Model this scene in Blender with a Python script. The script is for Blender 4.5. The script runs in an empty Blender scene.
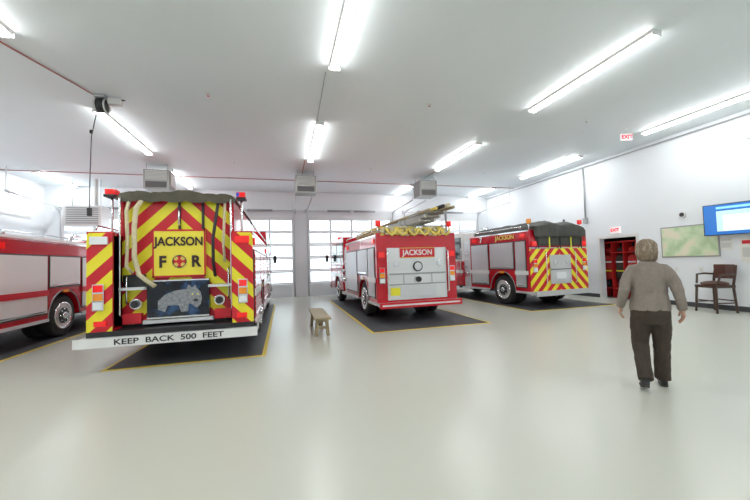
import bpy, bmesh, math, random
from mathutils import Matrix, Vector
random.seed(4)
scene=bpy.context.scene
scene.view_settings.view_transform='Standard'
scene.view_settings.exposure=0.0
COL=bpy.context.collection
# ------------------------------------------------------------ materials
def newmat(name):
    m=bpy.data.materials.new(name); m.use_nodes=True
    return m,m.node_tree.nodes,m.node_tree.links,m.node_tree.nodes['Principled BSDF']
def M(name,col,rough=.5,metal=0,noise=0,nscale=8,bump=0,bscale=60,coat=0,emit=0,ecol=None,spec=.5):
    m,n,l,b=newmat(name)
    c=(col[0],col[1],col[2],1)
    b.inputs['Base Color'].default_value=c; b.inputs['Roughness'].default_value=rough
    b.inputs['Metallic'].default_value=metal; b.inputs['Coat Weight'].default_value=coat
    b.inputs['Specular IOR Level'].default_value=spec
    tc=n.new('ShaderNodeTexCoord')
    if noise:
        t=n.new('ShaderNodeTexNoise'); t.inputs['Scale'].default_value=nscale; t.inputs['Detail'].default_value=4
        r=n.new('ShaderNodeMix'); r.data_type='RGBA'
        r.inputs[6].default_value=tuple(max(0,x*(1-noise)) for x in col)+(1,)
        r.inputs[7].default_value=tuple(min(1,x*(1+noise)) for x in col)+(1,)
        l.new(tc.outputs['Object'],t.inputs['Vector']); l.new(t.outputs['Fac'],r.inputs[0]); l.new(r.outputs[2],b.inputs['Base Color'])
    if bump:
        t2=n.new('ShaderNodeTexNoise'); t2.inputs['Scale'].default_value=bscale; t2.inputs['Detail'].default_value=3
        bp=n.new('ShaderNodeBump'); bp.inputs['Strength'].default_value=bump; bp.inputs['Distance'].default_value=.01
        l.new(tc.outputs['Object'],t2.inputs['Vector']); l.new(t2.outputs['Fac'],bp.inputs['Height']); l.new(bp.outputs[0],b.inputs['Normal'])
    if emit:
        e=ecol or col
        b.inputs['Emission Color'].default_value=(e[0],e[1],e[2],1); b.inputs['Emission Strength'].default_value=emit
    return m
def math_node(n,l,op,a,b=None):
    k=n.new('ShaderNodeMath'); k.operation=op
    for i,v in enumerate((a,b)):
        if v is None: continue
        if isinstance(v,(int,float)): k.inputs[i].default_value=v
        else: l.new(v,k.inputs[i])
    return k.outputs[0]
def chevron(name,c1,c2,period=.43,cx=0,ph=0,sgn=1):
    m,n,l,b=newmat(name)
    tc=n.new('ShaderNodeTexCoord'); s=n.new('ShaderNodeSeparateXYZ'); l.new(tc.outputs['Object'],s.inputs[0])
    ax=math_node(n,l,'ABSOLUTE',math_node(n,l,'SUBTRACT',s.outputs['X'],cx))
    v=math_node(n,l,'ADD',s.outputs['Z'],math_node(n,l,'MULTIPLY',ax,sgn))
    fr=math_node(n,l,'FRACT',math_node(n,l,'ADD',math_node(n,l,'DIVIDE',v,period),ph))
    g=math_node(n,l,'GREATER_THAN',fr,.5)
    r=n.new('ShaderNodeMix'); r.data_type='RGBA'; r.inputs[6].default_value=(*c1,1); r.inputs[7].default_value=(*c2,1)
    l.new(g,r.inputs[0]); l.new(r.outputs[2],b.inputs['Base Color']); b.inputs['Roughness'].default_value=.35
    return m
def plate(name,col=(.72,.73,.74)):
    m,n,l,b=newmat(name)
    b.inputs['Base Color'].default_value=(*col,1); b.inputs['Metallic'].default_value=.6; b.inputs['Roughness'].default_value=.4
    tc=n.new('ShaderNodeTexCoord'); v=n.new('ShaderNodeTexVoronoi'); v.inputs['Scale'].default_value=28
    bp=n.new('ShaderNodeBump'); bp.inputs['Strength'].default_value=.6; bp.inputs['Distance'].default_value=.006
    l.new(tc.outputs['Object'],v.inputs['Vector']); l.new(v.outputs['Distance'],bp.inputs['Height']); l.new(bp.outputs[0],b.inputs['Normal'])
    return m
RED=M('engine_red_paint',(.52,.006,.018),.22,coat=.5)
RED2=M('reflective_red',(.62,.01,.025),.35)
YEL=M('reflective_yellow',(.86,.80,.04),.4)
WHT=M('white_paint',(.8,.8,.79),.3,coat=.3)
CHEV=chevron('chevron_red_yellow',(.86,.76,.03),(.60,.01,.025))
PLATE=plate('diamond_plate')
SILV=M('brushed_aluminium',(.66,.67,.69),.38,.6,noise=.06,nscale=20)
DULL=M('dull_steel_trim',(.35,.35,.36),.4,.5)
CHRM=M('chrome',(.8,.8,.82),.12,1)
BLK=M('black_plastic',(.018,.018,.02),.45)
RUB=M('tyre_rubber',(.022,.022,.022),.75,bump=.2)
TARP=M('black_vinyl_tarp',(.045,.043,.035),.6,noise=.4,nscale=6,bump=.5,bscale=14)
OLIVE=M('olive_canvas_cover',(.085,.075,.05),.75,noise=.4,nscale=5,bump=.6,bscale=10)
GLS=M('dark_window_glass',(.03,.04,.045),.06,spec=.8)
LRED=M('red_lens',(.75,.01,.01),.15,emit=.35,coat=.5)
LAMB=M('amber_lens',(.9,.3,.02),.15,coat=.5)
LWHT=M('clear_lens',(.85,.87,.9),.1,coat=.5)
LBLU=M('blue_lens',(.05,.08,.6),.15,emit=.2)
HOSE=M('yellow_fire_hose',(.78,.60,.14),.8,noise=.3,nscale=25,bump=.4)
HOSET=M('tan_fire_hose',(.66,.58,.38),.85,noise=.25,nscale=25,bump=.4)
GOLD=M('gold_leaf',(.75,.55,.12),.35,.3)
CHAS=M('chassis_black',(.03,.03,.032),.6)
LADD=M('ladder_aluminium',(.42,.41,.38),.4,.5)
WOOD=M('pale_wood',(.36,.29,.17),.55,noise=.3,nscale=12)
DKWOOD=M('dark_stained_wood',(.06,.03,.02),.35,noise=.3,nscale=12)
LEATH=M('dark_leather',(.09,.035,.025),.4)
# ------------------------------------------------------------ mesh builder
class MB:
    def __init__(s): s.bm=bmesh.new(); s.mats=[]
    def mi(s,m):
        if m not in s.mats: s.mats.append(m)
        return s.mats.index(m)
    def face(s,vs,m,smooth=False):
        try: f=s.bm.faces.new(vs)
        except ValueError: return None
        f.material_index=s.mi(m); f.smooth=smooth; return f
    def box(s,x0,x1,y0,y1,z0,z1,m,rz=0,pivot=None):
        c=[(x0,y0,z0),(x1,y0,z0),(x1,y1,z0),(x0,y1,z0),(x0,y0,z1),(x1,y0,z1),(x1,y1,z1),(x0,y1,z1)]
        if rz:
            p=Vector(pivot or ((x0+x1)/2,(y0+y1)/2,0)); R=Matrix.Rotation(rz,3,'Z'); c=[tuple(R@(Vector(v)-p)+p) for v in c]
        v=[s.bm.verts.new(q) for q in c]
        for f in ((0,3,2,1),(4,5,6,7),(0,1,5,4),(1,2,6,5),(2,3,7,6),(3,0,4,7)): s.face([v[i] for i in f],m)
    def prism(s,poly,a0,a1,m,axis='x'):
        def P(a,q): return {'x':(a,q[0],q[1]),'y':(q[0],a,q[1]),'z':(q[0],q[1],a)}[axis]
        A=[s.bm.verts.new(P(a0,q)) for q in poly]; B=[s.bm.verts.new(P(a1,q)) for q in poly]
        k=len(poly)
        s.face(A,m); s.face(B[::-1],m)
        for i in range(k): s.face([A[i],B[i],B[(i+1)%k],A[(i+1)%k]],m)
    def cyl(s,p0,p1,r,m,n=16,r2=None,caps=True):
        s.tube([p0,p1],[r,r if r2 is None else r2],m,n,caps)
    def tube(s,pts,r,m,n=10,caps=True,flat=None):
        pts=[Vector(p) for p in pts]; rs=r if isinstance(r,(list,tuple)) else [r]*len(pts)
        rings=[]; prev=None
        for i,p in enumerate(pts):
            if i==0: t=pts[1]-p
            elif i==len(pts)-1: t=p-pts[i-1]
            else: t=(pts[i+1]-p).normalized()+(p-pts[i-1]).normalized()
            if t.length<1e-9: t=Vector((0,0,1))
            t.normalize()
            if prev is None:
                u=Vector((1,0,0)) if abs(t.x)<.9 else Vector((0,1,0))
            else: u=prev
            u=(u-t*u.dot(t)).normalized(); w=t.cross(u); prev=u
            rr=rs[i]; ra,rb=(rr if isinstance(rr,(list,tuple)) else (rr,rr))
            rings.append([s.bm.verts.new(p+u*math.cos(2*math.pi*k/n)*ra+w*math.sin(2*math.pi*k/n)*rb) for k in range(n)])
        for a,b in zip(rings,rings[1:]):
            for k in range(n): s.face([a[k],a[(k+1)%n],b[(k+1)%n],b[k]],m,True)
        if caps: s.face(rings[0][::-1],m); s.face(rings[-1],m)
    def ell(s,c,r,m,seg=16,rings=10,R=None):
        c=Vector(c); R=R or Matrix.Identity(3); V=[]
        for i in range(rings+1):
            th=math.pi*i/rings
            if i in (0,rings): V.append([s.bm.verts.new(c+R@Vector((0,0,r[2]*math.cos(th))))]); continue
            V.append([s.bm.verts.new(c+R@Vector((r[0]*math.sin(th)*math.cos(2*math.pi*k/seg),r[1]*math.sin(th)*math.sin(2*math.pi*k/seg),r[2]*math.cos(th)))) for k in range(seg)])
        for i in range(rings):
            a,b=V[i],V[i+1]
            for k in range(seg):
                if len(a)==1: s.face([a[0],b[k],b[(k+1)%seg]],m,True)
                elif len(b)==1: s.face([a[k],b[0],a[(k+1)%seg]],m,True)
                else: s.face([a[k],b[k],b[(k+1)%seg],a[(k+1)%seg]],m,True)
    def torus(s,c,R,r,m,axis='x',n=28,k=10,sq=1.0):
        rings=[]
        for i in range(n):
            a=2*math.pi*i/n; ring=[]
            for j in range(k):
                b=2*math.pi*j/k; q=R+r*math.cos(b); h=r*sq*math.sin(b)
                P={'x':(h,q*math.cos(a),q*math.sin(a)),'y':(q*math.cos(a),h,q*math.sin(a)),'z':(q*math.cos(a),q*math.sin(a),h)}[axis]
                ring.append(s.bm.verts.new(Vector(c)+Vector(P)))
            rings.append(ring)
        for i in range(n):
            a,b=rings[i],rings[(i+1)%n]
            for j in range(k): s.face([a[j],b[j],b[(j+1)%k],a[(j+1)%k]],m,True)
    def obj(s,name,parent=None,bevel=0,loc=None,rz=0):
        bmesh.ops.recalc_face_normals(s.bm,faces=s.bm.faces)
        me=bpy.data.meshes.new(name); s.bm.to_mesh(me); s.bm.free()
        for m in s.mats: me.materials.append(m)
        o=bpy.data.objects.new(name,me); COL.objects.link(o)
        if parent: o.parent=parent
        if loc: o.location=loc
        o.rotation_euler.z=rz
        if bevel:
            b=o.modifiers.new('bevel','BEVEL'); b.width=bevel; b.segments=2; b.limit_method='ANGLE'; b.angle_limit=math.radians(40)
        return o
def empty(name,loc=(0,0,0),rz=0):
    e=bpy.data.objects.new(name,None); e.location=loc; e.rotation_euler.z=rz; e.empty_display_size=.1; COL.objects.link(e); return e
def text(name,body,loc,size,mat,parent,rot=(math.pi/2,0,0),bold=.0,extr=.002,sx=1):
    t=bpy.data.curves.new(name,'FONT'); t.body=body; t.size=size; t.extrude=extr; t.offset=bold; t.align_x='CENTER'; t.align_y='CENTER'
    t.materials.append(mat); o=bpy.data.objects.new(name,t); COL.objects.link(o); o.parent=parent; o.location=loc; o.rotation_euler=rot; o.scale=(sx,1,1)
    return o
# ------------------------------------------------------------ room
XL,XR,YB,YF,H=-9.2,11.1,16.3,-7.0,5.0
WALL=M('painted_wall',(.82,.85,.88),.6,noise=.02,nscale=2,bump=.05)
CEIL=M('painted_ceiling',(.84,.90,.925),.55,noise=.015,nscale=1.5,bump=.05,bscale=30)
def floormat():
    m,n,l,b=newmat('epoxy_floor')
    tc=n.new('ShaderNodeTexCoord'); a=n.new('ShaderNodeTexNoise'); a.inputs['Scale'].default_value=140; a.inputs['Detail'].default_value=2
    c=n.new('ShaderNodeTexNoise'); c.inputs['Scale'].default_value=.5; c.inputs['Detail'].default_value=1
    l.new(tc.outputs['Object'],a.inputs[0]); l.new(tc.outputs['Object'],c.inputs[0])
    r=n.new('ShaderNodeMix'); r.data_type='RGBA'; r.inputs[6].default_value=(.525,.53,.465,1); r.inputs[7].default_value=(.585,.59,.52,1)
    s=math_node(n,l,'ADD',math_node(n,l,'MULTIPLY',a.outputs[0],.7),math_node(n,l,'MULTIPLY',c.outputs[0],.3))
    l.new(s,r.inputs[0]); l.new(r.outputs[2],b.inputs['Base Color'])
    b.inputs['Roughness'].default_value=.27
    bp=n.new('ShaderNodeBump'); bp.inputs['Strength'].default_value=.05; bp.inputs['Distance'].default_value=.003
    l.new(a.outputs[0],bp.inputs['Height']); l.new(bp.outputs[0],b.inputs['Normal'])
    return m
FLOOR=floormat()
b=MB(); b.box(XL-.2,XR+.2,YF-.2,YB+.2,-.2,0,FLOOR); b.obj('floor')
b=MB(); b.box(XL-.2,XR+.2,YF-.2,YB+.2,H,H+.2,CEIL); b.obj('ceiling')
b=MB(); b.box(XL-.2,XR+.2,YF-.2,YF,0,H,WALL); b.obj('wall_front')
CX=[-6.45,-1.65,3.3,8.25]; DW=4.2; DH=3.7
b=MB(); xs=XL-.2
for c in CX:
    b.box(xs,c-DW/2,YB,YB+.25,0,DH,WALL); xs=c+DW/2
b.box(xs,XR+.2,YB,YB+.25,0,DH,WALL); b.box(XL-.2,XR+.2,YB,YB+.25,DH,H,WALL); b.obj('wall_back')
wy0,wy1,wz0,wz1=11.6,15.5,3.62,4.45
b=MB(); b.box(XL-.2,XL,YF,wy0,0,H,WALL); b.box(XL-.2,XL,wy1,YB,0,H,WALL); b.box(XL-.2,XL,wy0,wy1,0,wz0,WALL); b.box(XL-.2,XL,wy0,wy1,wz1,H,WALL); b.obj('wall_left')
dy0,dy1,dz=8.2,9.5,2.12
b=MB(); b.box(XR,XR+.2,YF,dy0,0,H,WALL); b.box(XR,XR+.2,dy1,YB,0,H,WALL); b.box(XR,XR+.2,dy0,dy1,dz,H,WALL); b.obj('wall_right')
ALU=M('door_white_aluminium',(.76,.79,.82),.4,.1)
def glassmat():
    m,n,l,bs=newmat('clear_door_glass'); out=n['Material Output']
    t=n.new('ShaderNodeBsdfTransparent'); t.inputs[0].default_value=(.92,.96,.97,1)
    g=n.new('ShaderNodeBsdfGlossy'); g.inputs['Roughness'].default_value=.05
    mx=n.new('ShaderNodeMixShader'); mx.inputs[0].default_value=.08
    l.new(t.outputs[0],mx.inputs[1]); l.new(g.outputs[0],mx.inputs[2]); l.new(mx.outputs[0],out.inputs[0]); return m
GLASS=glassmat()
for i,c in enumerate(CX):
    b=MB(); x0,x1=c-DW/2,c+DW/2; rows=6; hh=DH/rows; ya=YB-.05; yb=YB-.004
    for r in range(rows):
        z0=r*hh; z1=z0+hh
        b.box(x0,x1,ya,yb,z0+.004,z0+.07,ALU); b.box(x0,x1,ya,yb,z1-.07,z1-.004,ALU)
        for k in range(5):
            xx=x0+(x1-x0)*k/4; w=.045
            b.box(max(x0,xx-w),min(x1,xx+w),ya,yb,z0+.07,z1-.07,ALU)
        if r==0: b.box(x0+.05,x1-.05,ya+.01,yb-.01,z0+.07,z1-.07,ALU)
        else: b.box(x0+.05,x1-.05,ya+.02,ya+.025,z0+.07,z1-.07,GLASS)
    b.obj('door_%d'%(i+1))
    b=MB(); SIL=SILV
    for xx in (x0-.06,x1+.06):
        b.tube([(xx,YB-.1,0.02),(xx,YB-.1,DH+.1),(xx,YB-.2,DH+.32),(xx,YB-.5,DH+.4),(xx,YB-2.9,DH+.48)],.03,SIL,6)
    b.cyl((x0-.15,YB-.18,DH+.38),(x1+.15,YB-.18,DH+.38),.022,SIL,8)
    b.cyl((c-1.2,YB-.18,DH+.38),(c-.1,YB-.18,DH+.38),.05,DULL,10); b.cyl((c+.1,YB-.18,DH+.38),(c+1.2,YB-.18,DH+.38),.05,DULL,10)
    for xx in (x0-.12,x1+.12,c): b.box(xx-.04,xx+.04,YB-.26,YB-.001,DH+.3,DH+.46,SIL)
    b.obj('garage_door_track')
    for xx in (x0-.06,x1+.06):
        b=MB(); b.cyl((xx,YB-2.85,DH+.51),(xx,YB-2.85,H-.002),.014,SIL,6); b.obj('track_hanger')
    b=MB(); b.box(x0-.09,x0,YB-.03,YB+.0,0,DH+.09,WHT); b.box(x1,x1+.09,YB-.03,YB,0,DH+.09,WHT); b.box(x0,x1,YB-.03,YB,DH,DH+.09,WHT); b.obj('trim_%d'%(i+1))
b=MB(); n=4
b.box(XL-.12,XL-.115,wy0,wy1,wz0,wz1,GLASS)
for k in range(n+1):
    yy=wy0+(wy1-wy0)*k/n; b.box(XL-.15,XL+.02,max(wy0,yy-.04),min(wy1,yy+.04),wz0,wz1,WHT)
b.box(XL-.15,XL+.03,wy0-.06,wy1+.06,wz0-.06,wz0+.02,WHT); b.box(XL-.15,XL+.03,wy0-.06,wy1+.06,wz1-.02,wz1+.06,WHT); b.obj('window_1')
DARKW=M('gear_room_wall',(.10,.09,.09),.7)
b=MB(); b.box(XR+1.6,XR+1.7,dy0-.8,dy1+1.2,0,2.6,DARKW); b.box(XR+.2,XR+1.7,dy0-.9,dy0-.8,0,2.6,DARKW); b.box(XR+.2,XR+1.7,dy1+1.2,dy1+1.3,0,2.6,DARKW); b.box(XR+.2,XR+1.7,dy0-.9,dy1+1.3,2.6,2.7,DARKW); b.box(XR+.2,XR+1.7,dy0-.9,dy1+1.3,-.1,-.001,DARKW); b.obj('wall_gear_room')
b=MB(); b.box(XR-.02,XR,dy0-.09,dy0,0,dz+.09,WHT); b.box(XR-.02,XR,dy1,dy1+.09,0,dz+.09,WHT); b.box(XR-.02,XR,dy0,dy1,dz,dz+.09,WHT); b.obj('trim_5')
g=empty('turnout_gear_rack',(XR+.62,(dy0+dy1)/2+.35,0)); REDC=M('red_gear_paint',(.6,.02,.02),.5); COAT=M('turnout_coat_cloth',(.05,.04,.032),.85,noise=.3); COATR=M('red_coat_cloth',(.5,.03,.03),.8,noise=.3)
b=MB()
for k in range(6):
    y=-1.1+k*.44; b.box(-.22,.2,y-.012,y+.012,0,2.0,REDC)
b.box(-.22,.2,-1.1,1.1,1.97,2.02,REDC); b.box(-.22,.2,-1.1,1.1,1.6,1.63,REDC); b.box(-.22,.2,-1.1,1.1,.3,.33,REDC); b.box(.2,.23,-1.1,1.1,0,2.0,BLK); b.obj('rack_frame',g)
b=MB()
for k in range(5):
    y=-.88+k*.44; mm=COATR if k in (1,3) else COAT
    b.tube([(-.05,y,1.55),(-.05,y,1.42),(-.05,y,1.1),(-.05,y,.65)],[(.06,.06),(.13,.16),(.12,.16),(.15,.19)],mm,12)
    b.tube([(-.05,y,.98),(-.05,y,.93)],[(.14,.175),(.14,.175)],YEL,12); b.tube([(-.05,y,1.3),(-.05,y,1.25)],[(.14,.175),(.14,.175)],LWHT,12)
    b.ell((-.03,y,1.72),(.13,.12,.08),REDC if k%2 else BLK,12,8); b.ell((-.03,y,1.67),(.17,.15,.02),REDC if k%2 else BLK,12,6)
    for s in (-1,1): b.tube([(-.03,y+s*.08,.34),(-.05,y+s*.08,.6)],[.06,.06],BLK,8)
b.obj('turnout_coats',g)
BASE=M('dark_vinyl_baseboard',(.05,.05,.055),.5)
b=MB(); b.box(XR-.015,XR,YF,dy0-.09,0,.13,BASE); b.box(XR-.015,XR,dy1+.09,YB,0,.13,BASE); b.obj('baseboard_right')
b=MB(); b.box(XL,XL+.015,YF,YB,0,.11,BASE); b.obj('baseboard_left')
b=MB(); b.box(XL,XR,YF,YF+.015,0,.11,BASE); b.obj('baseboard_front')
# ------------------------------------------------------------ outside
SNOW=M('pale_concrete_apron',(.75,.76,.78),.8,noise=.1,nscale=1)
b=MB(); b.box(-60,60,YB+.3,90,-.25,-.05,SNOW); b.obj('ground_outside')
w=bpy.data.worlds.new('overcast_sky'); scene.world=w; w.use_nodes=True
bg=w.node_tree.nodes['Background']; bg.inputs[0].default_value=(.90,.96,1,1); bg.inputs[1].default_value=3.2
# ------------------------------------------------------------ ceiling lights
TUBE=M('fluorescent_diffuser',(1,1,1),.5,emit=35,ecol=(.985,1,.995))
FIX=M('fixture_white_enamel',(.8,.8,.8),.4)
rows={-8.1:[(-5.6,-2.9),(-1.2,1.5),(2.8,5.5),(8.35,11.05),(13.9,16.1)],
      -3.8:[(-5.6,-2.9),(-1.2,1.5),(3.2,5.9),(8.35,11.2),(13.1,15.8)],
      .93:[(-5.6,-2.9),(-1.6,1.1),(3.1,5.7),(8.1,11.1)],
      5.68:[(-5.6,-2.9),(-1.2,1.5),(3.7,6.4),(8.6,11.4),(14.0,16.1)],
      9.95:[(-5.6,-2.9),(-.6,2.1),(4.2,6.95),(9.05,12.0),(14.0,16.1)]}
for X,yy in rows.items():
    for (y0,y1) in yy:
        e=empty('ceiling_light',(X,(y0+y1)/2,H)); hl=(y1-y0)/2
        b=MB(); b.prism([(-.10,0),(.10,0),(.075,-.05),(-.075,-.05)],-hl,hl,FIX,'y'); b.box(-.1,.1,-hl-.01,-hl,-.09,0,FIX); b.box(-.1,.1,hl,hl+.01,-.09,0,FIX); b.obj('housing',e)
        b=MB(); b.prism([(-.065,-.05),(.065,-.05),(.06,-.085),(.03,-.1),(-.03,-.1),(-.06,-.085)],-hl+.01,hl-.01,TUBE,'y'); b.obj('diffuser',e)
# ------------------------------------------------------------ ceiling clutter
COND=M('grey_conduit',(.45,.46,.47),.4,.5); REDP=M('reddish_conduit',(.42,.16,.14),.5)
b=MB()
b.cyl((XL+.1,13.9,H-.03),(XR-.1,13.9,H-.03),.016,REDP,8)
b.tube([(-3.55,7.65,H-.025),(-4.05,6.1,H-.025),(-5.05,3.0,H-.025),(-6.9,-2.7,H-.025)],.014,REDP,8)
b.cyl((.75,11.1,H-.025),(.75,13.9,H-.025),.012,REDP,8)
b.cyl((.8,5.9,H-.025),(.85,8.1,H-.025),.012,COND,8)
b.cyl((5.75,11.4,H-.025),(5.75,13.9,H-.025),.012,COND,8)
b.cyl((XR-.05,YF+.2,H-.12),(XR-.05,YB-.05,H-.12),.02,COND,8)
for x in range(-8,11,2): b.box(x-.02,x+.02,13.87,13.93,H-.05,H-.0005,COND)
b.obj('ceiling_conduit')
b=MB(); b.cyl((XR-.05,10.0,2.9),(XR-.05,10.0,H-.12),.028,COND,10); b.box(XR-.1,XR-.001,9.93,10.07,2.75,2.95,COND); b.obj('wall_conduit')
for (x,y) in [(-6.3,2.2),(-1.5,3.0),(3.2,6.7),(7.6,6.7),(3.2,11.8),(-1.5,11.8),(7.6,2.5),(-1.4,7.2),(7.8,11.6)]:
    b=MB(); b.cyl((0,0,-.012),(0,0,0),.05,WHT,16); b.cyl((0,0,-.05),(0,0,-.012),.012,CHRM,8); b.cyl((0,0,-.055),(0,0,-.05),.03,CHRM,12); b.obj('ceiling_sprinkler',loc=(x,y,H-.0005))
GB=M('grey_beige_sheetmetal',(.36,.36,.34),.45,.3); LG=M('light_grille',(.62,.62,.6),.5); FD=M('filter_dark',(.1,.1,.1),.6)
for X in (-4.0,.85,5.75):
    e=empty('air_filtration_unit',(X,12.75,0))
    b=MB(); b.box(-.38,.38,-.35,.35,4.16,4.80,GB); b.box(-.31,.31,-.37,-.35,4.46,4.76,LG); b.box(-.31,.31,-.37,-.35,4.2,4.4,FD)
    for k in range(6): b.box(-.3,.3,-.385,-.37,4.48+k*.045,4.495+k*.045,GB)
    b.box(.38,.42,-.2,.2,4.3,4.7,WHT); b.obj('unit_cabinet',e,.01)
    b=MB()
    for sx in (-.3,.3):
        for sy in (-.3,.3): b.cyl((sx,sy,4.80),(sx,sy,H-.001),.012,COND,6)
    b.obj('hanger_rods',e)
e=empty('unit_heater',(-7.15,15.0,0))
b=MB(); b.box(-.6,.6,-.3,.3,3.2,3.95,WHT)
for k in range(8): b.box(-.5,.5,-.33,-.3,3.28+k*.08,3.31+k*.08,DULL)
b.cyl((.3,0,3.95),(.3,0,H-.001),.06,LG,12)
for sx in (-.45,.45): b.cyl((sx,0,3.95),(sx,0,H-.001),.012,COND,6)
b.obj('heater_cabinet',e)
e=empty('cord_reel',(-3.45,7.75,0))
b=MB(); b.box(-.09,.09,-.12,.12,H-.07,H-.001,COND); b.cyl((-.07,0,H-.2),(.07,0,H-.2),.13,BLK,20); b.torus((-.08,0,H-.2),.13,.015,LG); b.torus((.08,0,H-.2),.13,.015,LG)
b.box(.12,.34,-.06,.06,H-.16,H-.04,LG); b.cyl((.1,0,H-.05),(.4,0,H-.05),.012,BLK); b.obj('reel',e)
b=MB(); b.tube([(-.12,.1,H-.22),(-.22,.1,4.2),(-.24,.1,3.5),(-.25,.1,2.75)],.009,BLK,6); b.ell((-.225,.1,4.3),(.03,.03,.045),BLK,10,6); b.box(-.28,-.22,.07,.13,2.6,2.76,BLK); b.obj('power_cord',e)
EX=M('exit_sign_face',(.8,.75,.75),.4,emit=.5,ecol=(1,.8,.8)); EXR=M('exit_letter_red',(.8,.0,.03),.4,emit=.6)
for (x,y,z,r) in [(9.2,6.9,4.76,-.25),(XR-.05,8.85,2.38,-math.pi/2)]:
    e=empty('exit_sign',(x,y,z),r if abs(r)<1 else 0)
    if abs(r)<1:
        b=MB(); b.box(-.15,.15,-.025,.025,-.09,.09,EX); b.cyl((0,0,.09),(0,0,H-z-.001),.015,WHT); b.obj('sign_body',e); text('sign_letters','EXIT',(0,-.027,0),.15,EXR,e,bold=.006)
    else:
        b=MB(); b.box(-.025,.049,-.16,.16,-.1,.1,EX); b.obj('sign_body',e); text('sign_letters','EXIT',(-.028,0,0),.15,EXR,e,rot=(math.pi/2,0,-math.pi/2),bold=.006)
# ------------------------------------------------------------ floor mats
MAT=M('dark_rubber_mat',(.065,.07,.08),.5,noise=.25,nscale=5,bump=.4,bscale=40)
TAPE=M('yellow_floor_tape',(.68,.50,.05),.5)
for i,(x0,x1,y0,y1) in enumerate([(-2.6,-.38,6.0,13.5),(1.85,4.65,7.0,13.8),(6.75,9.75,8.0,14),(-7.9,-4.75,6.6,14)]):
    b=MB(); b.box(x0,x1,y0,y1,0.0,.012,MAT); t=.065
    b.box(x0-t,x0,y0-t,y1+t,0,.005,TAPE); b.box(x1,x1+t,y0-t,y1+t,0,.005,TAPE); b.box(x0,x1,y0-t,y0,0,.005,TAPE); b.box(x0,x1,y1,y1+t,0,.005,TAPE); b.obj('floor_mat')
# ------------------------------------------------------------ fire engines
def arch(yc,r,z0,n=10):
    a0=math.asin(max(-1,min(1,(z0-.50)/r)))
    return [(yc+r*math.cos(math.pi-a0-(math.pi-2*a0)*k/n), .50+r*math.sin(math.pi-a0-(math.pi-2*a0)*k/n)) for k in range(n+1)]
def halfring(b,x,y,R,r,m,n=18):
    b.tube([(x,y+R*math.cos(math.pi*k/n),.5+R*math.sin(math.pi*k/n)) for k in range(n+1)],r,m,6)
def wheel(b,x,y,side,dual=False):
    r=.48; w=.26
    ws=[x]+([x-side*.3] if dual else [])
    for xx in ws:
        b.tube([(xx-w/2,y,r+.012),(xx-w/2+.03,y,r+.012),(xx+w/2-.03,y,r+.012),(xx+w/2,y,r+.012)],[r-.05,r,r,r-.05],RUB,32)
    xo=x+side*w/2
    b.torus((xo-.005*side,y,r+.012),.29,.03,CHRM,'x',28,8)
    b.cyl((xo-.03*side,y,r+.012),(xo+.006*side,y,r+.012),.28,SILV,28)
    b.cyl((xo,y,r+.012),(xo+.02*side,y,r+.012),.18,BLK,20); b.cyl((xo,y,r+.012),(xo+.07*side,y,r+.012),.1,CHRM,20,r2=.07)
    for k in range(8):
        a=2*math.pi*k/8; b.cyl((xo,y+.15*math.cos(a),r+.012+.15*math.sin(a)),(xo+.04*side,y+.15*math.cos(a),r+.012+.15*math.sin(a)),.016,CHRM,6)
def shutter(b,side,W,y0,y1,z0,z1,mat=SILV,ribs=True):
    x=side*W/2; lo,hi=sorted((x,x+side*.012)); b.box(lo,hi,y0,y1,z0,z1,BLK)
    lo,hi=sorted((x,x+side*.022)); b.box(lo,hi,y0+.03,y1-.03,z0+.03,z1-.03,mat)
    if ribs:
        k=int((z1-z0-.08)/.09)
        for i in range(k):
            z=z0+.05+i*.09; lo,hi=sorted((x+side*.02,x+side*.03)); b.box(lo,hi,y0+.03,y1-.03,z,z+.07,mat)
    lo,hi=sorted((x+side*.02,x+side*.045)); b.box(lo,hi,y0+.1,y1-.1,z0+.05,z0+.08,CHRM)
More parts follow.
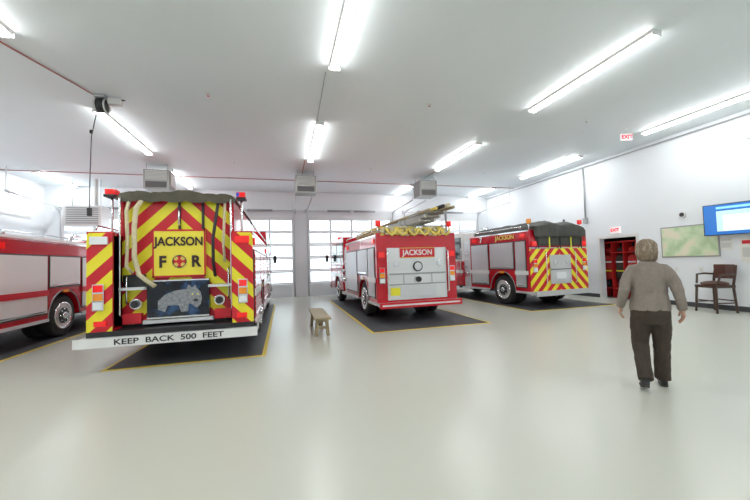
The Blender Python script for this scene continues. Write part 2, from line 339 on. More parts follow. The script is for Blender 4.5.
def engine(name,loc,rz,W,L,HB,HC,yr,yf,ybody,ycab,door_mat=SILV,cab_top=None,stripe=WHT,ribs=True,lower=RED,rear_cut=0,inner=None):
    e=empty(name,loc,rz); hw=W/2; zb=.48
    b=MB(); b.box(-.45,.45,.3,L-.4,.5,.78,CHAS)
    for y in (yr,yf): b.cyl((-hw+.25,y,.49),(hw-.25,y,.49),.09,CHAS,12); b.box(-.25,.25,y-.2,y+.2,.35,.6,CHAS)
    b.box(-.35,.35,yr+.6,yf-.6,.3,.52,CHAS); b.obj('chassis',e)
    b=MB()
    for s in (-1,1):
        wheel(b,s*(hw-.16),yr,s,True); wheel(b,s*(hw-.16),yf,s)
    b.obj('wheels',e)
    b=MB(); poly=[(rear_cut,zb)]+arch(yr,.58,zb)+[(ybody,zb),(ybody,HB),(rear_cut,HB)]
    if inner is None: b.prism(poly,-hw,hw,RED)
    else:
        p2=[(0,zb)]+arch(yr,.58,zb)+[(ybody,zb),(ybody,HB),(0,HB)]
        b.prism(p2,-hw,-inner,RED); b.prism(p2,inner,hw,RED); b.box(-inner,inner,rear_cut,ybody,.8,HB,RED)
    b.obj('body',e,.015)
    b=MB()
    for s in (-1,1):
        a=.12; shutter(b,s,W,a,yr-.62,zb+.12,HB-.3,door_mat,ribs)
        shutter(b,s,W,yr-.58,yr+.58,1.16,HB-.3,door_mat,ribs); shutter(b,s,W,yr+.64,ybody-.08,zb+.12,HB-.3,door_mat,ribs)
        x=s*hw; lo,hi=sorted((x,x+s*.012))
        b.box(lo,hi,.0,ybody,HB-.04,HB,CHRM)
        halfring(b,x,yr,.585,.016,DULL)
        lo,hi=sorted((x+s*.02,x+s*.036)); b.box(lo,hi,.05,yr-.62,1.0,1.12,stripe); b.box(lo,hi,yr+.62,ybody,1.0,1.12,stripe)
        lo,hi=sorted((x,x+s*.03)); b.box(lo,hi,.14,.34,HB-.22,HB-.1,LRED); b.box(lo,hi,ybody-.4,ybody-.2,HB-.22,HB-.1,LRED); b.box(lo,hi,yr-.1,yr+.1,1.03,1.1,LAMB)
        b.tube([(x+s*.03,.3,HB+.05),(x+s*.0,.3,HB+.12),(x,ybody-.3,HB+.12),(x+s*.03,ybody-.3,HB+.05)],.02,CHRM,8)
        lo,hi=sorted((x,x+s*.04)); b.box(lo,hi,yr+.62,ybody,zb-.04,zb+.02,PLATE); b.box(lo,hi,0,yr-.62,zb-.04,zb+.02,PLATE)
    b.obj('side_compartments',e)
    b=MB(); b.box(-hw+.08,hw-.08,ybody,ycab,zb,HB-.1,PLATE)
    for s in (-1,1):
        x=s*(hw-.08); pl,ph=sorted((x,x+s*.03)); b.box(pl,ph,ybody+.05,ycab-.05,zb+.1,HB-.2,SILV)
        for k in range(3):
            for j in range(2):
                y=ybody+.16+(ycab-ybody-.32)*k/2; z=1.75-j*.2; b.cyl((x+s*.03,y,z),(x+s*.05,y,z),.06,CHRM,16); b.cyl((x+s*.05,y,z),(x+s*.053,y,z),.05,WHT,16)
        for y,z,r in ((ybody+.22,.95,.12),(ycab-.2,.95,.07),(ycab-.2,1.25,.07)):
            b.cyl((x,y,z),(x+s*.12,y,z),r,CHRM,20); b.cyl((x+s*.12,y,z),(x+s*.16,y,z),r*.8,CHRM,20)
        lo,hi=sorted((s*(hw-.1),s*(hw+.06))); b.box(lo,hi,ybody,ycab,zb-.08,zb,PLATE)
    b.tube([(0,(ybody+ycab)/2,HB-.1),(0,(ybody+ycab)/2,HB+.25),(.0,(ybody+ycab)/2+.2,HB+.4),(0,(ybody+ycab)/2+.6,HB+.42)],[.07,.07,.06,.04],CHRM,12)
    b.obj('pump_panel',e,.004)
    zt=HC; b=MB()
    zm=1.45
    cabl=[(ycab,zb+.02)]+arch(yf,.58,zb+.02)+[(L-.12,zb+.02),(L-.02,.8),(L-.02,zm-.1),(L-.08,zm),(ycab,zm)]
    b.prism(cabl,-hw,hw,lower)
    up=[(ycab,zm),(L-.08,zm),(L-.3,zt-.12),(L-.42,zt),(ycab+.05,zt),(ycab,zt-.06)]
    b.prism(up,-hw+.03,hw-.03,cab_top or lower); b.obj('cab',e,.03)
    b=MB()
    for s in (-1,1):
        x=s*(hw-.03); lo,hi=sorted((x,x+s*.012))
        ymid=(ycab+L-.3)/2
        for a,c in ((ycab+.12,ymid-.06),(ymid+.06,L-.5)):
            b.prism([(a,zm+.08),(c+(.14 if c>ymid else 0),zm+.08),(c,zt-.2),(a,zt-.2)],lo,hi,GLS)
        x=s*hw
        lo,hi=sorted((x-.001*s,x+s*.006))
        for y in (ycab+.06,ymid,L-.32): b.box(lo,hi,y-.008,y+.008,zb+.25,zm,BLK)
        lo,hi=sorted((x,x+s*.035)); b.box(lo,hi,ymid-.22,ymid-.07,1.25,1.3,CHRM); b.box(lo,hi,L-.52,L-.38,1.25,1.3,CHRM)
        lo,hi=sorted((x,x+s*.008)); b.box(lo,hi,ycab,L-.1,1.0,1.12,stripe)
        halfring(b,x,yf,.585,.016,DULL)
        b.tube([(x,L-.35,zm+.1),(x+s*.16,L-.12,zm+.12),(x+s*.18,L-.1,zm+.5),(x,L-.4,zm+.55)],.014,CHRM,8)
        b.box(*sorted((x+s*.1,x+s*.22)),L-.13,L-.08,zm+.16,zm+.46,BLK)
        b.tube([(x+s*.04,ycab+.04,.9),(x+s*.07,ycab+.04,1.0),(x+s*.07,ycab+.04,1.9),(x+s*.02,ycab+.04,2.0)],.016,CHRM,8)
    b.prism([(L-.055,zm+.12),(L-.25,zt-.22),(L-.27,zt-.22),(L-.08,zm+.12)],-hw+.15,hw-.15,GLS)
    b.box(-hw+.35,hw-.35,L-.02,L+.02,.75,1.3,CHRM)
    for s in (-1,1):
        for z in (.95,1.15): b.box(*sorted((s*(hw-.3),s*(hw-.08))),L-.02,L+.03,z-.07,z+.07,LWHT)
    b.box(-hw-.02,hw+.02,L-.05,L+.4,.45,.72,CHRM); b.obj('cab_details',e)
    b=MB(); b.box(-hw+.2,hw-.2,L-.85,L-.6,zt,zt+.05,BLK)
    for k in range(6):
        x0=-hw+.22+(W-.44)*k/6; b.box(x0,x0+(W-.44)/6-.02,L-.87,L-.58,zt+.05,zt+.17,LWHT if k in(2,3) else LRED)
    b.obj('light_bar',e,.01)
    return e
def hosebed_hump(e,W,y0,y1,z,h,mat,name='hose_bed_cover',seed=1,skirt=.12):
    rnd=random.Random(seed); b=MB(); nx,ny=30,20; V=[]
    for j in range(ny+1):
        row=[]
        for i in range(nx+1):
            u=i/nx*2-1; v=j/ny
            zz=z+h*(1-abs(u)**4)**.55*(.84+.16*math.sin(u*7+v*5+seed))*min(1,(.55+v*5)) + rnd.uniform(-.014,.014)
            row.append(b.bm.verts.new((u*W/2,y0+(y1-y0)*v+ (rnd.uniform(-.01,.01)),zz)))
        V.append(row)
    for j in range(ny):
        for i in range(nx): b.face([V[j][i],V[j][i+1],V[j+1][i+1],V[j+1][i]],mat,True)
    bot=[b.bm.verts.new((v.co.x,v.co.y-.015+rnd.uniform(-.01,.01),z-skirt-.035*abs(math.sin(i*.55)))) for i,v in enumerate(V[0])]
    for i in range(nx): b.face([bot[i],bot[i+1],V[0][i+1],V[0][i]],mat,True)
    b.obj(name,e)
def taillights(b,x,z,y=0):
    b.box(x-.075,x+.075,y-.03,y,z-.28,z+.12,CHRM)
    for k,mm in enumerate((LRED,LAMB,LWHT)): b.box(x-.06,x+.06,y-.045,y-.02,z+.0-k*.13,z+.105-k*.13,mm)
def bed_hooks(b,x,z0,z1,y): b.tube([(x,y,z0),(x,y-.06,z0+.03),(x,y-.06,z1-.03),(x,y,z1)],.016,CHRM,8)

# ---------- engine 1 (big chevrons)
W=2.36
e1=engine('fire_engine',(-1.68,6.0,0),0,W,8.6,2.1,2.62,2.1,6.7,4.6,5.3,inner=.84,rear_cut=.34,door_mat=RED)
TZ=2.70
b=MB()
b.box(-.84,.84,.30,4.5,.62,TZ-.03,CHEV)
for s in (-1,1):
    b.box(*sorted((s*.85,s*1.18)),-.012,.0,.56,2.08,CHEV)
    b.box(*sorted((s*.84,s*.845)),0,.3,.62,2.04,RED)
b.obj('chevron_panels',e1)
b=MB()
for s in (-1,1):
    b.box(*sorted((s*.8,s*.86)),.24,4.5,2.04,TZ,RED)
    bx=s*.82; b.tube([(bx,.22,.75),(bx,.16,.8),(bx,.16,TZ-.05),(bx,.24,TZ)],.018,CHRM,8)
    b.box(*sorted((s*.90,s*1.13)),-.05,-.012,1.9,2.02,LWHT if s<0 else LRED)
    taillights(b,s*1.02,1.18,-.012)
    b.box(*sorted((s*.92,s*1.08)),-.035,-.012,.66,.74,LRED)
    b.cyl((s*.98,.3,2.1),(s*.98,.3,2.68),.02,CHRM,8); b.box(*sorted((s*.90,s*1.06)),.2,.40,2.68,2.72,BLK); b.box(*sorted((s*.91,s*1.05)),.22,.38,2.72,2.81,LRED)
    b.box(*sorted((s*.905,s*.95)),.215,.385,2.73,2.80,LBLU if s>0 else LRED)
    b.cyl((s*.62,.3,.95),(s*.62,.2,.95),.085,CHRM,20); b.cyl((s*.62,.2,.95),(s*.62,.16,.95),.06,BLK,16)
b.box(-.52,.52,.2,.3,.62,.68,PLATE); b.obj('rear_fittings',e1,.004)
b=MB(); b.box(-1.24,1.24,-.20,.3,.42,.50,PLATE); b.box(-1.25,1.25,-.215,-.20,.38,.52,WHT); b.box(-1.18,1.18,-.02,.3,.50,.58,BLK)
b.box(-.9,.9,.3,2.0,.5,.66,CHAS); b.obj('tailboard',e1)
text('keep_back_lettering','KEEP  BACK  500  FEET',(0,-.218,.447),.115,BLK,e1,bold=.002,sx=1.3)
SIGN=M('yellow_sign_panel',(.88,.74,.06),.4); DKRED=M('lettering_black',(.03,.01,.01),.4)
b=MB(); b.box(-.40,.40,.26,.30,1.36,2.16,SIGN)
for p in ((-.40,.40,2.13,2.16),(-.40,.40,1.36,1.39)): b.box(p[0],p[1],.255,.26,p[2],p[3],RED2)
b.box(-.4,-.375,.255,.26,1.36,2.16,RED2); b.box(.375,.4,.255,.26,1.36,2.16,RED2)
b.cyl((0,.255,1.62),(0,.262,1.62),.10,RED2,24); b.torus((0,.255,1.62),.10,.01,BLK,'y',24,6)
for k in range(4):
    a=math.pi/4+k*math.pi/2; b.prism([(.05*math.cos(a-.5),1.62+.05*math.sin(a-.5)),(.13*math.cos(a-.35),1.62+.13*math.sin(a-.35)),(.13*math.cos(a+.35),1.62+.13*math.sin(a+.35)),(.05*math.cos(a+.5),1.62+.05*math.sin(a+.5))],.248,.256,GOLD,'y')
b.obj('department_sign',e1)
text('jackson_lettering','JACKSON',(0,.252,1.95),.20,DKRED,e1,bold=.006,sx=.84)
text('fire_lettering','F',(-.25,.252,1.61),.26,DKRED,e1,bold=.01,sx=.9)
text('rescue_lettering','R',(.25,.252,1.61),.26,DKRED,e1,bold=.01,sx=.9)
def muralmat():
    m,n,l,bs=newmat('night_mural'); tc=n.new('ShaderNodeTexCoord'); t=n.new('ShaderNodeTexNoise'); t.inputs['Scale'].default_value=4; t.inputs['Detail'].default_value=6
    r=n.new('ShaderNodeValToRGB'); r.color_ramp.elements[0].color=(.006,.008,.016,1); r.color_ramp.elements[1].color=(.06,.16,.38,1); r.color_ramp.elements[0].position=.5; r.color_ramp.elements[1].position=.8
    l.new(tc.outputs['Object'],t.inputs[0]); l.new(t.outputs[0],r.inputs[0]); l.new(r.outputs[0],bs.inputs['Base Color']); bs.inputs['Roughness'].default_value=.25; return m
MUR=muralmat(); BEAR=M('mural_animal_grey',(.24,.25,.27),.5,noise=.9,nscale=26)
b=MB(); b.box(-.46,.46,.2,.3,.70,1.32,MUR); b.box(-.46,.46,.192,.2,1.3,1.32,CHRM); b.box(-.46,.46,.192,.2,.70,.72,CHRM)
b.prism([(-.3,.84),(-.2,.80),(-.16,.9),(.0,.9),(.04,.79),(.14,.79),(.15,.92),(.2,.90),(.27,.84),(.33,.9),(.35,1.0),(.33,1.1),(.27,1.17),(.25,1.22),(.2,1.18),(.15,1.23),(.12,1.16),(-.05,1.14),(-.2,1.08),(-.3,.98)],.19,.2,BEAR,'y')
b.cyl((.21,.18,1.07),(.21,.192,1.07),.012,YEL,8); b.cyl((.29,.18,1.07),(.29,.192,1.07),.012,YEL,8); b.ell((.26,.187,.97),(.04,.006,.025),BLK,10,6)
b.obj('mural_panel',e1)
hosebed_hump(e1,1.78,.20,4.4,TZ-.02,.22,OLIVE,skirt=.05)
b=MB()
b.tube([(-.50,.24,2.70),(-.58,.13,2.5),(-.60,.11,2.2),(-.60,.11,1.7),(-.54,.12,1.42),(-.42,.15,1.30),(-.34,.2,1.22)],[(.040,.022)]*7,HOSET,8)
b.tube([(-.70,.24,2.70),(-.72,.14,2.45),(-.70,.13,2.0),(-.72,.14,1.55),(-.66,.2,1.45)],[(.028,.018)]*5,HOSET,8)
b.tube([(.62,.24,2.70),(.60,.16,2.45),(.54,.14,2.0),(.54,.14,1.6),(.56,.2,1.35)],[(.026,.014)]*5,BLK,8)
b.tube([(.72,.24,2.70),(.72,.15,2.4),(.70,.14,1.9),(.71,.2,1.6)],[(.022,.014)]*4,HOSET,8)
for x in (-.0,.36): b.box(x-.018,x+.018,.27,.30,2.16,2.68,BLK)
bed_hooks(b,.0,2.22,2.5,.3); bed_hooks(b,-.76,.95,1.4,.3); bed_hooks(b,.76,.95,1.5,.3)
b.box(-.82,-.46,.12,.3,1.18,1.22,PLATE); b.box(.46,.82,.12,.3,1.18,1.22,PLATE); b.box(-.82,-.5,.27,.3,1.22,1.42,BLK)
b.box(-.80,-.54,.2,.3,.64,.80,RED2); b.box(.54,.80,.2,.3,.64,.80,RED2)
b.obj('rear_straps_and_handrails',e1)
# ---------- engine 2
W=2.2
e2=engine('fire_engine',(3.32,8.0,0),math.radians(1.2),W,7.3,2.2,2.5,1.35,5.5,3.7,4.3,cab_top=RED)
b=MB()
b.box(-.82,.82,-.02,0,.55,1.86,PLATE); b.box(-1.1,1.1,-.015,0,1.86,2.24,RED)
for s in (-1,1):
    b.box(*sorted((s*.84,s*1.1)),-.03,0,.5,1.86,RED)
    taillights(b,s*.97,1.25,-.03); b.box(*sorted((s*.89,s*1.05)),-.06,-.03,1.62,1.76,LRED)
    b.tube([(s*.84,-.03,.7),(s*.84,-.1,.75),(s*.84,-.1,1.75),(s*.84,-.03,1.8)],.018,CHRM,8)
    b.cyl((s*1.0,.1,2.2),(s*1.0,.1,2.42),.02,CHRM,8); b.cyl((s*1.0,.1,2.42),(s*1.0,.1,2.56),.07,LRED,16)
b.box(-.78,.78,-.035,-.02,1.18,1.22,DULL); b.box(-.78,.78,-.035,-.02,.92,.95,DULL); b.box(-.4,-.38,-.03,-.02,.95,1.18,DULL); b.box(.38,.4,-.03,-.02,.95,1.18,DULL)
b.box(-.5,.5,-.05,-.02,.62,.9,SILV); b.cyl((0,-.05,1.38),(0,-.02,1.38),.13,BLK,24); b.cyl((0,-.06,1.38),(0,-.05,1.38),.10,SILV,24); b.cyl((.0,-.1,1.05),(0,-.02,1.05),.07,BLK,20)
b.cyl((-.6,-.09,1.45),(-.6,-.02,1.45),.07,CHRM,16); b.cyl((.6,-.09,1.45),(.6,-.02,1.45),.07,CHRM,16)
b.box(-.75,-.5,-.04,-.02,.66,.86,YEL)
b.obj('rear_panel',e2,.003)
b=MB(); b.box(-.48,.48,-.045,-.02,1.6,1.86,RED2); b.box(-.48,.48,-.05,-.045,1.6,1.615,GOLD); b.box(-.48,.48,-.05,-.045,1.845,1.86,GOLD); b.obj('department_sign',e2)
text('jackson_lettering','JACKSON',(0,-.052,1.73),.19,WHT,e2,bold=.004)
b=MB(); b.box(-1.1,1.1,-.24,.0,.42,.5,PLATE); b.box(-1.11,1.11,-.26,-.24,.38,.52,RED2); b.box(-1.05,1.05,-.265,-.26,.43,.47,WHT); b.obj('tailboard',e2)
b=MB()
for k in range(14):
    x=-.93+k*.13
    for j in range(4):
        z=2.20+j*.055+.015*math.sin(k+j); yo=-.03-.05*abs(math.sin(k*1.7+j))
        b.tube([(x,yo,z),(x+.01,.1,z+.03),(x,2.6,z+.03)],[(.058,.027)]*3,HOSET if (k+j)%3 else HOSE,8)
for k in range(6):
    x=-.85+k*.3; b.tube([(x,-.06,2.36),(x+.05,-.12,2.24),(x+.14,-.12,2.18),(x+.24,-.1,2.24),(x+.28,-.05,2.36)],[(.035,.02)]*5,HOSE,8)
b.obj('folded_hose',e2)
b=MB()
# ladders and pike poles carried on the right-hand rack, stepped up towards the outside
for k in range(3):
    x0=-.05+k*.22; z0=2.50+k*.13
    for dx in (0,.42): b.box(x0+dx,x0+dx+.05,-.3+.15*k,3.4,z0,z0+.08,LADD)
    for j in range(11): b.cyl((x0+.02,-.15+.1*k+j*.31,z0+.04),(x0+.45,-.15+.1*k+j*.31,z0+.04),.02,LADD,8)
for x,z,mm,rr in ((.70,2.92,BLK,.05),(.86,2.95,HOSET,.055),(1.0,2.90,WOOD,.04),(.3,2.82,WOOD,.035),(.5,2.86,HOSE,.04),(-.3,2.62,WOOD,.03)): b.cyl((x,-.2,z),(x+.02,3.2,z+.03),rr,mm,12)
for yy in (.3,2.6):
    b.box(1.03,1.07,yy,yy+.05,2.2,2.98,DULL); b.box(-.2,-.16,yy,yy+.05,2.2,2.6,DULL); b.box(-.36,1.07,yy,yy+.05,2.44,2.48,DULL); b.box(.2,1.07,yy,yy+.05,2.84,2.87,DULL)
    b.prism([(-.36,2.44),(-.36,2.60),(.22,2.80),(.22,2.76),(-.3,2.56),(-.3,2.44)],yy,yy+.05,DULL,'y')
b.obj('ladder_rack',e2)
# ---------- engine 3
W=2.35
e3=engine('fire_engine',(8.24,8.45,0),math.radians(4.5),W,7.3,2.35,2.6,1.2,5.5,2.9,3.4,cab_top=WHT)
CH3=chevron('chevron_red_yellow_small',(.86,.76,.03),(.60,.01,.025),.36)
b=MB(); b.box(-1.17,1.17,-.015,0,.5,1.78,CH3); b.box(-.42,.42,-.05,-.015,.70,1.58,SILV); b.box(-.42,.42,-.055,-.05,1.13,1.15,BLK); b.box(-1.17,1.17,-.01,0,1.78,2.35,RED)
for s in (-1,1):
    taillights(b,s*1.0,1.35,-.015); b.box(*sorted((s*.9,s*1.1)),-.05,-.0,1.86,2.0,LRED); bed_hooks(b,s*.6,.7,1.7,-.015)
    b.cyl((s*1.05,.1,2.35),(s*1.05,.1,2.55),.02,CHRM,8); b.cyl((s*1.05,.1,2.55),(s*1.05,.1,2.69),.07,LRED if s>0 else LAMB,16)
b.box(-1.17,1.17,-.018,0,1.78,1.82,CHRM); b.box(-.2,.2,-.06,-.05,.85,1.05,LWHT); b.cyl((-.25,-.1,1.35),(-.25,-.05,1.35),.06,CHRM,16); b.cyl((.25,-.1,1.35),(.25,-.05,1.35),.06,CHRM,16); b.obj('rear_panel',e3,.003)
b=MB(); b.box(-1.17,1.17,-.2,0,.40,.5,PLATE); b.box(-1.18,1.18,-.22,-.2,.37,.52,SILV); b.obj('tailboard',e3)
b=MB(); b.box(-.95,.95,-.05,0,1.86,2.40,TARP)
for k in range(5): b.box(-.9+k*.44,-.86+k*.44,-.08,-.05,1.78,2.36,YEL if k%2 else BLK)
b.obj('tarp_flap',e3,.02)
hosebed_hump(e3,2.1,-.08,2.8,2.36,.3,TARP,seed=3,skirt=.2)
text('engine_number_lettering','7',(-W/2-.03,2.2,2.19),.26,WHT,e3,rot=(math.pi/2,0,-math.pi/2),bold=.01)
text('side_lettering','JACKSON',(-W/2-.03,1.0,2.19),.2,GOLD,e3,rot=(math.pi/2,0,-math.pi/2),bold=.006)
# ---------- rescue truck far left
W=2.3
e4=engine('rescue_truck',(-6.1,7.35,0),0,W,7.6,2.18,2.4,2.15,6.2,4.4,4.7,door_mat=WHT,stripe=RED2,ribs=False)
b=MB(); b.box(-1.15,1.15,.02,4.4,2.181,2.24,WHT); b.box(-1.1,1.1,-.02,0,.6,2.1,CHEV); b.box(-1.15,1.15,-.2,0,.42,.5,PLATE)
for s in (-1,1): taillights(b,s*.97,1.3,-.02)
b.obj('roof_and_rear',e4)
# ------------------------------------------------------------ bench
e=empty('wooden_bench',(.76,7.75,0))
b=MB(); b.box(-.17,.17,-.82,.82,.355,.40,WOOD)
for y in (-.62,.62):
    for s in (-1,1): b.prism([(s*.16,0),(s*.09,0),(s*.06,.355),(s*.13,.355)],y-.025,y+.025,WOOD,'y')
    b.box(-.13,.13,y-.02,y+.02,.14,.20,WOOD); b.box(-.13,.13,y-.02,y+.02,.29,.355,WOOD)
b.box(-.02,.02,-.62,.62,.14,.20,WOOD); b.obj('bench_frame',e,.004)
# ------------------------------------------------------------ bar chair
def chair(x,y,rz):
    e=empty('bar_chair',(x,y,0),rz)
    b=MB()
    for sx in (-1,1):
        for sy in (-1,1): b.tube([(sx*.27,sy*.25,0),(sx*.24,sy*.22,.68)],[.024,.03],DKWOOD,8)
        b.tube([(sx*.24,-.22,.66),(sx*.25,-.27,.95),(sx*.235,-.32,1.18)],.028,DKWOOD,8)
        b.tube([(sx*.25,-.25,.95),(sx*.30,-.05,.97),(sx*.30,.14,.95),(sx*.26,.2,.72)],.025,DKWOOD,8)
        b.cyl((sx*.26,-.24,.25),(sx*.26,.24,.25),.017,DKWOOD,8)
    b.cyl((-.26,.24,.3),(.26,.24,.3),.017,DKWOOD,8); b.cyl((-.26,-.24,.3),(.26,-.24,.3),.017,DKWOOD,8)
    b.box(-.27,.27,-.25,.25,.62,.69,DKWOOD); b.obj('chair_frame',e,.004)
    b=MB(); b.ell((0,0,.72),(.28,.265,.07),LEATH,20,8); b.obj('seat_cushion',e)
    b=MB(); b.prism([(-.25,-.29),(0,-.34),(.25,-.29),(.25,-.25),(0,-.30),(-.25,-.25)],.84,1.2,LEATH,'z'); b.obj('chair_back',e,.015)
chair(10.55,5.92,math.radians(75))
# ------------------------------------------------------------ wall items on right
def mapmat():
    m,n,l,bs=newmat('district_map_print'); tc=n.new('ShaderNodeTexCoord'); t=n.new('ShaderNodeTexNoise'); t.inputs['Scale'].default_value=3; t.inputs['Detail'].default_value=7
    r=n.new('ShaderNodeValToRGB'); c=r.color_ramp; c.elements[0].color=(.45,.6,.35,1); c.elements[0].position=.35; c.elements[1].color=(.78,.75,.58,1); c.elements[1].position=.6
    k=c.elements.new(.5); k.color=(.62,.74,.5,1)
    l.new(tc.outputs['Object'],t.inputs[0]); l.new(t.outputs[0],r.inputs[0]); l.new(r.outputs[0],bs.inputs['Base Color']); return m
e=empty('wall_map',(XR,6.75,1.85))
b=MB(); b.box(-.025,-.001,-.70,.70,-.45,.45,DULL); b.obj('frame',e); b=MB(); b.box(-.03,-.025,-.67,.67,-.42,.42,mapmat()); b.obj('map_sheet',e)
e=empty('wall_television',(XR-.22,5.5,2.34),math.radians(12))
SCR=M('screen_blue',(.02,.12,.35),.2,emit=.9,ecol=(.02,.12,.42)); SCW=M('screen_white',(.8,.85,.8),.3,emit=.8)
b=MB(); b.box(-.03,.03,-.68,.68,-.40,.40,BLK); b.box(.03,.17,-.12,.12,-.12,.12,BLK); b.obj('television_body',e,.006)
b=MB(); b.box(-.033,-.03,-.66,.66,-.38,.38,SCR); b.box(-.035,-.033,-.5,.42,-.3,.22,M('screen_map',(.4,.6,.6),.3,emit=.7,ecol=(.5,.72,.66))); b.box(-.036,-.035,-.2,.3,-.28,.1,SCW); b.box(-.035,-.033,-.5,.42,.27,.33,M('screen_light_blue',(.2,.5,.8),.3,emit=.8)); b.obj('television_screen',e)
NOTE=M('notice_paper',(.8,.8,.76),.7)
for (y,z,h,ww) in [(5.92,1.72,.16,.12),(5.45,1.55,.3,.2),(5.0,1.55,.3,.2)]:
    b=MB(); b.box(-.012,-.001,-ww,ww,-h,h,NOTE); b.box(-.014,-.012,-ww*.8,ww*.8,h*.5,h*.8,RED2 if ww>.15 else LG); b.box(-.014,-.012,-ww*.8,ww*.8,-h*.6,h*.2,LG); b.obj('notice_poster',loc=(XR,y,z))
for (y,z) in [(7.1,1.05),(6.5,1.05),(6.1,1.05),(7.75,1.2),(10.4,1.3)]:
    b=MB(); b.box(-.012,-.001,-.05,.05,-.07,.07,WHT); b.box(-.016,-.012,-.015,.015,-.03,.03,LG); b.obj('wall_switch',loc=(XR,y,z),bevel=.002)
b=MB(); b.cyl((-.05,0,0),(-.001,0,0),.09,WHT,24); b.cyl((-.055,0,0),(-.05,0,0),.06,BLK,24); b.obj('fire_alarm_bell',loc=(XR,6.85,2.62))
b=MB(); b.box(-.12,-.001,-.1,.1,-.15,.15,REDC); b.obj('alarm_pull_box',loc=(XR,7.85,1.45),bevel=.01)
b=MB(); b.box(-.06,-.001,-.1,.1,-.07,.07,WHT); b.obj('wall_speaker',loc=(XR,5.3,4.35),bevel=.01)
b=MB(); b.box(-.16,0,-.01,.01,-.01,.01,COND); b.tube([(-.16,0,-.1),(-.16,0,.12)],[.05,.04],BLK,12); b.obj('emergency_light',loc=(XR-.001,10.9,2.9))
# ------------------------------------------------------------ person
SWE=M('taupe_sweater',(.255,.215,.185),.9,noise=.15,nscale=30,bump=.6,bscale=120); TRO=M('dark_brown_trousers',(.05,.036,.026),.85,noise=.25,nscale=14,bump=.3)
SKIN=M('skin',(.52,.30,.21),.5); HAIR=M('greying_brown_hair',(.225,.165,.11),.6,noise=.6,nscale=22,bump=.5,bscale=50); HAIRL=M('greying_hair_strands',(.36,.30,.23),.6); SHOE=M('black_shoe',(.015,.015,.015),.5); SOLE=M('shoe_sole',(.05,.045,.04),.7); EYE=M('eye_white',(.6,.58,.55),.2)
def rem(o,v,sm=4):
    m=o.modifiers.new('remesh','REMESH'); m.mode='VOXEL'; m.voxel_size=v; m.use_smooth_shade=True
    s=o.modifiers.new('smooth','SMOOTH'); s.iterations=sm; s.factor=.5
def folds(o,st,size,name):
    t=bpy.data.textures.new(name,'CLOUDS'); t.noise_scale=size; t.noise_depth=2
    d=o.modifiers.new('folds','DISPLACE'); d.texture=t; d.strength=st; d.mid_level=.5; d.texture_coords='LOCAL'
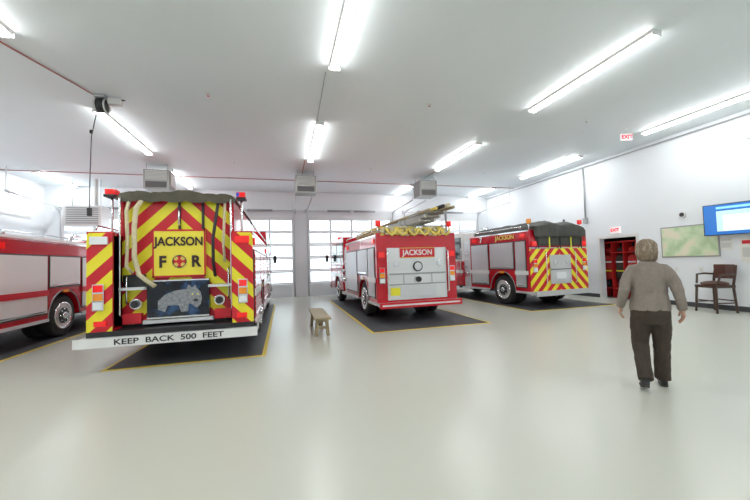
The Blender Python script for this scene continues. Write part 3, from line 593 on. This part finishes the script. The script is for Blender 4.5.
def person(loc,rz):
    P=empty('walking_woman',loc,rz)
    b=MB()
    b.tube([(0,0,.835),(0,.0,.85),(0,0,.885),(0,0,.94),(0,.0,1.05),(0,0,1.18),(0,-.005,1.28),(0,-.01,1.34),(0,-.005,1.385),(0,.005,1.415),(0,.01,1.445)],
       [(.168,.125),(.174,.13),(.192,.145),(.188,.140),(.168,.124),(.166,.122),(.168,.118),(.155,.105),(.12,.088),(.075,.072),(.062,.062)],SWE,28)
    L_el=(-.235,-.075,1.10); L_wr=(-.27,.02,.90); R_el=(.238,-.06,1.10); R_wr=(.28,.0,.885)
    for s,el,wr in ((-1,L_el,L_wr),(1,R_el,R_wr)):
        b.tube([(s*.08,-.005,1.35),(s*.14,-.01,1.335),(s*.178,-.02,1.28),((s*.195+el[0])/2,-.045,1.19),el,((el[0]+wr[0])/2+s*.003,(el[1]+wr[1])/2-.01,(el[2]+wr[2])/2),wr],[.055,.060,.060,.057,.055,.052,.042],SWE,16)
        d=(Vector(wr)-Vector(el)).normalized(); b.tube([Vector(wr)-d*.045,Vector(wr)+d*.005],[.045,.044],SWE,16)
    o=b.obj('sweater',P); rem(o,.009,4); folds(o,.014,.09,'sweater_folds')
    b=MB()
    b.tube([(0,0,.98),(0,0,.92),(0,-.005,.86),(0,-.012,.80),(0,0,.74)],[(.150,.105),(.165,.122),(.180,.138),(.182,.140),(.135,.11)],TRO,24)
    legs=[([(-.085,-.0,.85),(-.096,.02,.68),(-.104,.035,.48),(-.104,-.06,.32),(-.104,-.2,.125)],[.096,.098,.080,.074,.072]),
      ([(.085,0,.85),(.096,.05,.68),(.098,.08,.48),(.096,.10,.30),(.093,.11,.07)],[.096,.098,.082,.076,.076])]
    for pts,r in legs: b.tube(pts,r,TRO,18)
    o=b.obj('trousers',P); rem(o,.010,4); folds(o,.018,.08,'trouser_folds')
    def shoe(b,heel,ankle,toe,up):
        heel,ankle,toe,up=map(Vector,(heel,ankle,toe,up)); d=(toe-heel)
        b.tube([heel-d*.03,heel+d*.1,heel+d*.35,heel+d*.65,heel+d*.88,heel+d*1.0],[(.025,.03),(.038,.045),(.04,.048),(.047,.036),(.04,.028),(.02,.015)],SHOE,14)
        b.tube([heel+d*.2+up*.01,ankle],[.042,.04],SHOE,12)
    b=MB(); shoe(b,(-.108,-.245,.115),(-.108,-.2,.16),(-.113,-.075,.03),(0,.2,1)); o=b.obj('shoe_left',P); rem(o,.007,2)
    b=MB(); shoe(b,(.095,.06,.045),(.095,.1,.13),(.107,.31,.035),(0,0,1)); o=b.obj('shoe_right',P); rem(o,.007,2)
    b=MB(); b.tube([(-.108,-.262,.08),(-.108,-.15,.035),(-.113,-.07,.008)],[(.03,.008),(.044,.009),(.03,.007)],SOLE,12); b.tube([(.095,.045,.009),(.102,.18,.009),(.107,.31,.012)],[(.033,.009),(.045,.009),(.026,.009)],SOLE,12); b.obj('shoe_soles',P)
    b=MB()
    b.tube([(0,.0,1.36),(0,.005,1.43),(0,.015,1.50)],[.062,.050,.053],SKIN,18)
    b.ell((0,.005,1.567),(.074,.092,.10),SKIN,24,16); b.ell((0,.045,1.522),(.055,.053,.066),SKIN,20,12)
    b.tube([(0,.094,1.575),(0,.103,1.555),(0,.112,1.535),(0,.095,1.525)],[.008,.010,.014,.012],SKIN,10)
    for s in (-1,1): b.ell((s*.076,-.002,1.55),(.011,.02,.030),SKIN,12,8); b.ell((s*.035,.074,1.535),(.026,.022,.022),SKIN,12,8); b.ell((s*.03,.088,1.585),(.02,.012,.008),SKIN,12,6)
    b.ell((0,.096,1.492),(.024,.009,.006),SKIN,12,6); b.ell((0,.094,1.480),(.020,.010,.007),SKIN,12,6)
    o=b.obj('head',P); rem(o,.004,3)
    b=MB()
    for s in (-1,1): b.ell((s*.029,.0885,1.566),(.011,.006,.0055),EYE,12,8); b.ell((s*.029,.0940,1.566),(.0045,.0015,.0045),BLK,10,6); b.tube([(s*.014,.1,1.588),(s*.032,.099,1.593),(s*.05,.085,1.585)],.003,HAIR,6)
    b.obj('eyes',P)
    # hair: chin-length bob, full at the back down to the collar
    b=MB(); b.ell((0,-.008,1.586),(.083,.096,.086),HAIR,24,16); b.ell((0,-.042,1.53),(.088,.070,.085),HAIR,20,12); b.ell((0,-.040,1.47),(.080,.058,.055),HAIR,20,12)
    o=b.obj('hair',P); rem(o,.006,2)
    rnd=random.Random(2); b=MB()
    for k in range(420):
        a=rnd.uniform(0,2*math.pi); front=math.sin(a)
        tmax=1.6 if front<.2 else (.95-.25*front)
        t=rnd.uniform(.05,tmax)
        def sp(t,out): return Vector((.088*math.sin(t)*math.cos(a)*out,-.010+.100*math.sin(t)*math.sin(a)*out,1.587+.088*math.cos(t)*out))
        dt=.35 if front<.2 else .16
        p0=sp(t,.97); p1=sp(t+dt,rnd.uniform(1.0,1.05)); p2=sp(min(t+dt*2,1.75),rnd.uniform(.98,1.08))
        hm=HAIRL if k%4==0 else HAIR
        if front<.1 and t>.8:
            z3=rnd.uniform(1.425,1.47); sc=rnd.uniform(.93,1.04)
            p3=Vector((.090*math.cos(a)*sc+rnd.uniform(-.008,.008),-.012+.085*math.sin(a)*sc,1.52)); p4=Vector((p3.x*.92+rnd.uniform(-.01,.01),p3.y*.92,z3))
            b.tube([p0,p1,p2,p3,p4],[.006,.009,.009,.008,.002],hm,6)
        else:
            p3=p2+Vector((rnd.uniform(-.012,.012),rnd.uniform(-.005,.008),-rnd.uniform(.03,.05) if front<.2 else -.006))
            b.tube([p0,p1,p2,p3],[.006,.009,.008,.002],hm,6)
    b.obj('hair_locks',P)
    def hand(name,wr,el,s):
        wr=Vector(wr); d=(wr-Vector(el)).normalized(); d=(d+Vector((0,.12,-.55))).normalized()
        fwd=Vector((0,1,0)); fwd=(fwd-d*fwd.dot(d)).normalized()
        pal=d.cross(fwd)*s ; pal=pal if pal.x*s<0 else -pal
        b=MB(); w=wr-d*.02
        def pt(a,f,p): return w+d*a+fwd*f+pal*p
        b.tube([pt(-.04,0,0),pt(.02,0,0),pt(.05,0,0)],[.027,.025,.024],SKIN,12)
        for f,kl,ln in ((.030,.105,.070),(.010,.110,.078),(-.010,.106,.072),(-.029,.098,.056)):
            b.tube([pt(.02,f*.5,0),pt(kl,f,0)],[.016,.013],SKIN,10)
            b.tube([pt(kl-.01,f,0),pt(kl+ln*.42,f,.012),pt(kl+ln*.72,f,.03),pt(kl+ln*.9,f*.97,.048)],[.0095,.0088,.008,.0068],SKIN,10)
        b.tube([pt(.035,.02,.005),pt(.065,.045,.014),pt(.095,.055,.022),pt(.118,.052,.03)],[.016,.0125,.0105,.008],SKIN,10)
        o=b.obj(name,P); rem(o,.0032,1)
    hand('hand_left',L_wr,L_el,-1); hand('hand_right',R_wr,R_el,1)
person((4.03,2.87,0),math.radians(-46))
# ------------------------------------------------------------ camera
cam=bpy.data.cameras.new('camera'); co=bpy.data.objects.new('camera',cam); COL.objects.link(co)
cam.sensor_width=36; cam.lens=16; cam.clip_end=300
yaw=math.radians(15.4); pitch=math.radians(2.2); roll=math.radians(-1.7)
R=Matrix.Rotation(-yaw,4,'Z')@Matrix.Rotation(math.pi/2+pitch,4,'X')@Matrix.Rotation(roll,4,'Z')
co.matrix_world=Matrix.Translation((0,0,1.5))@R
scene.camera=co
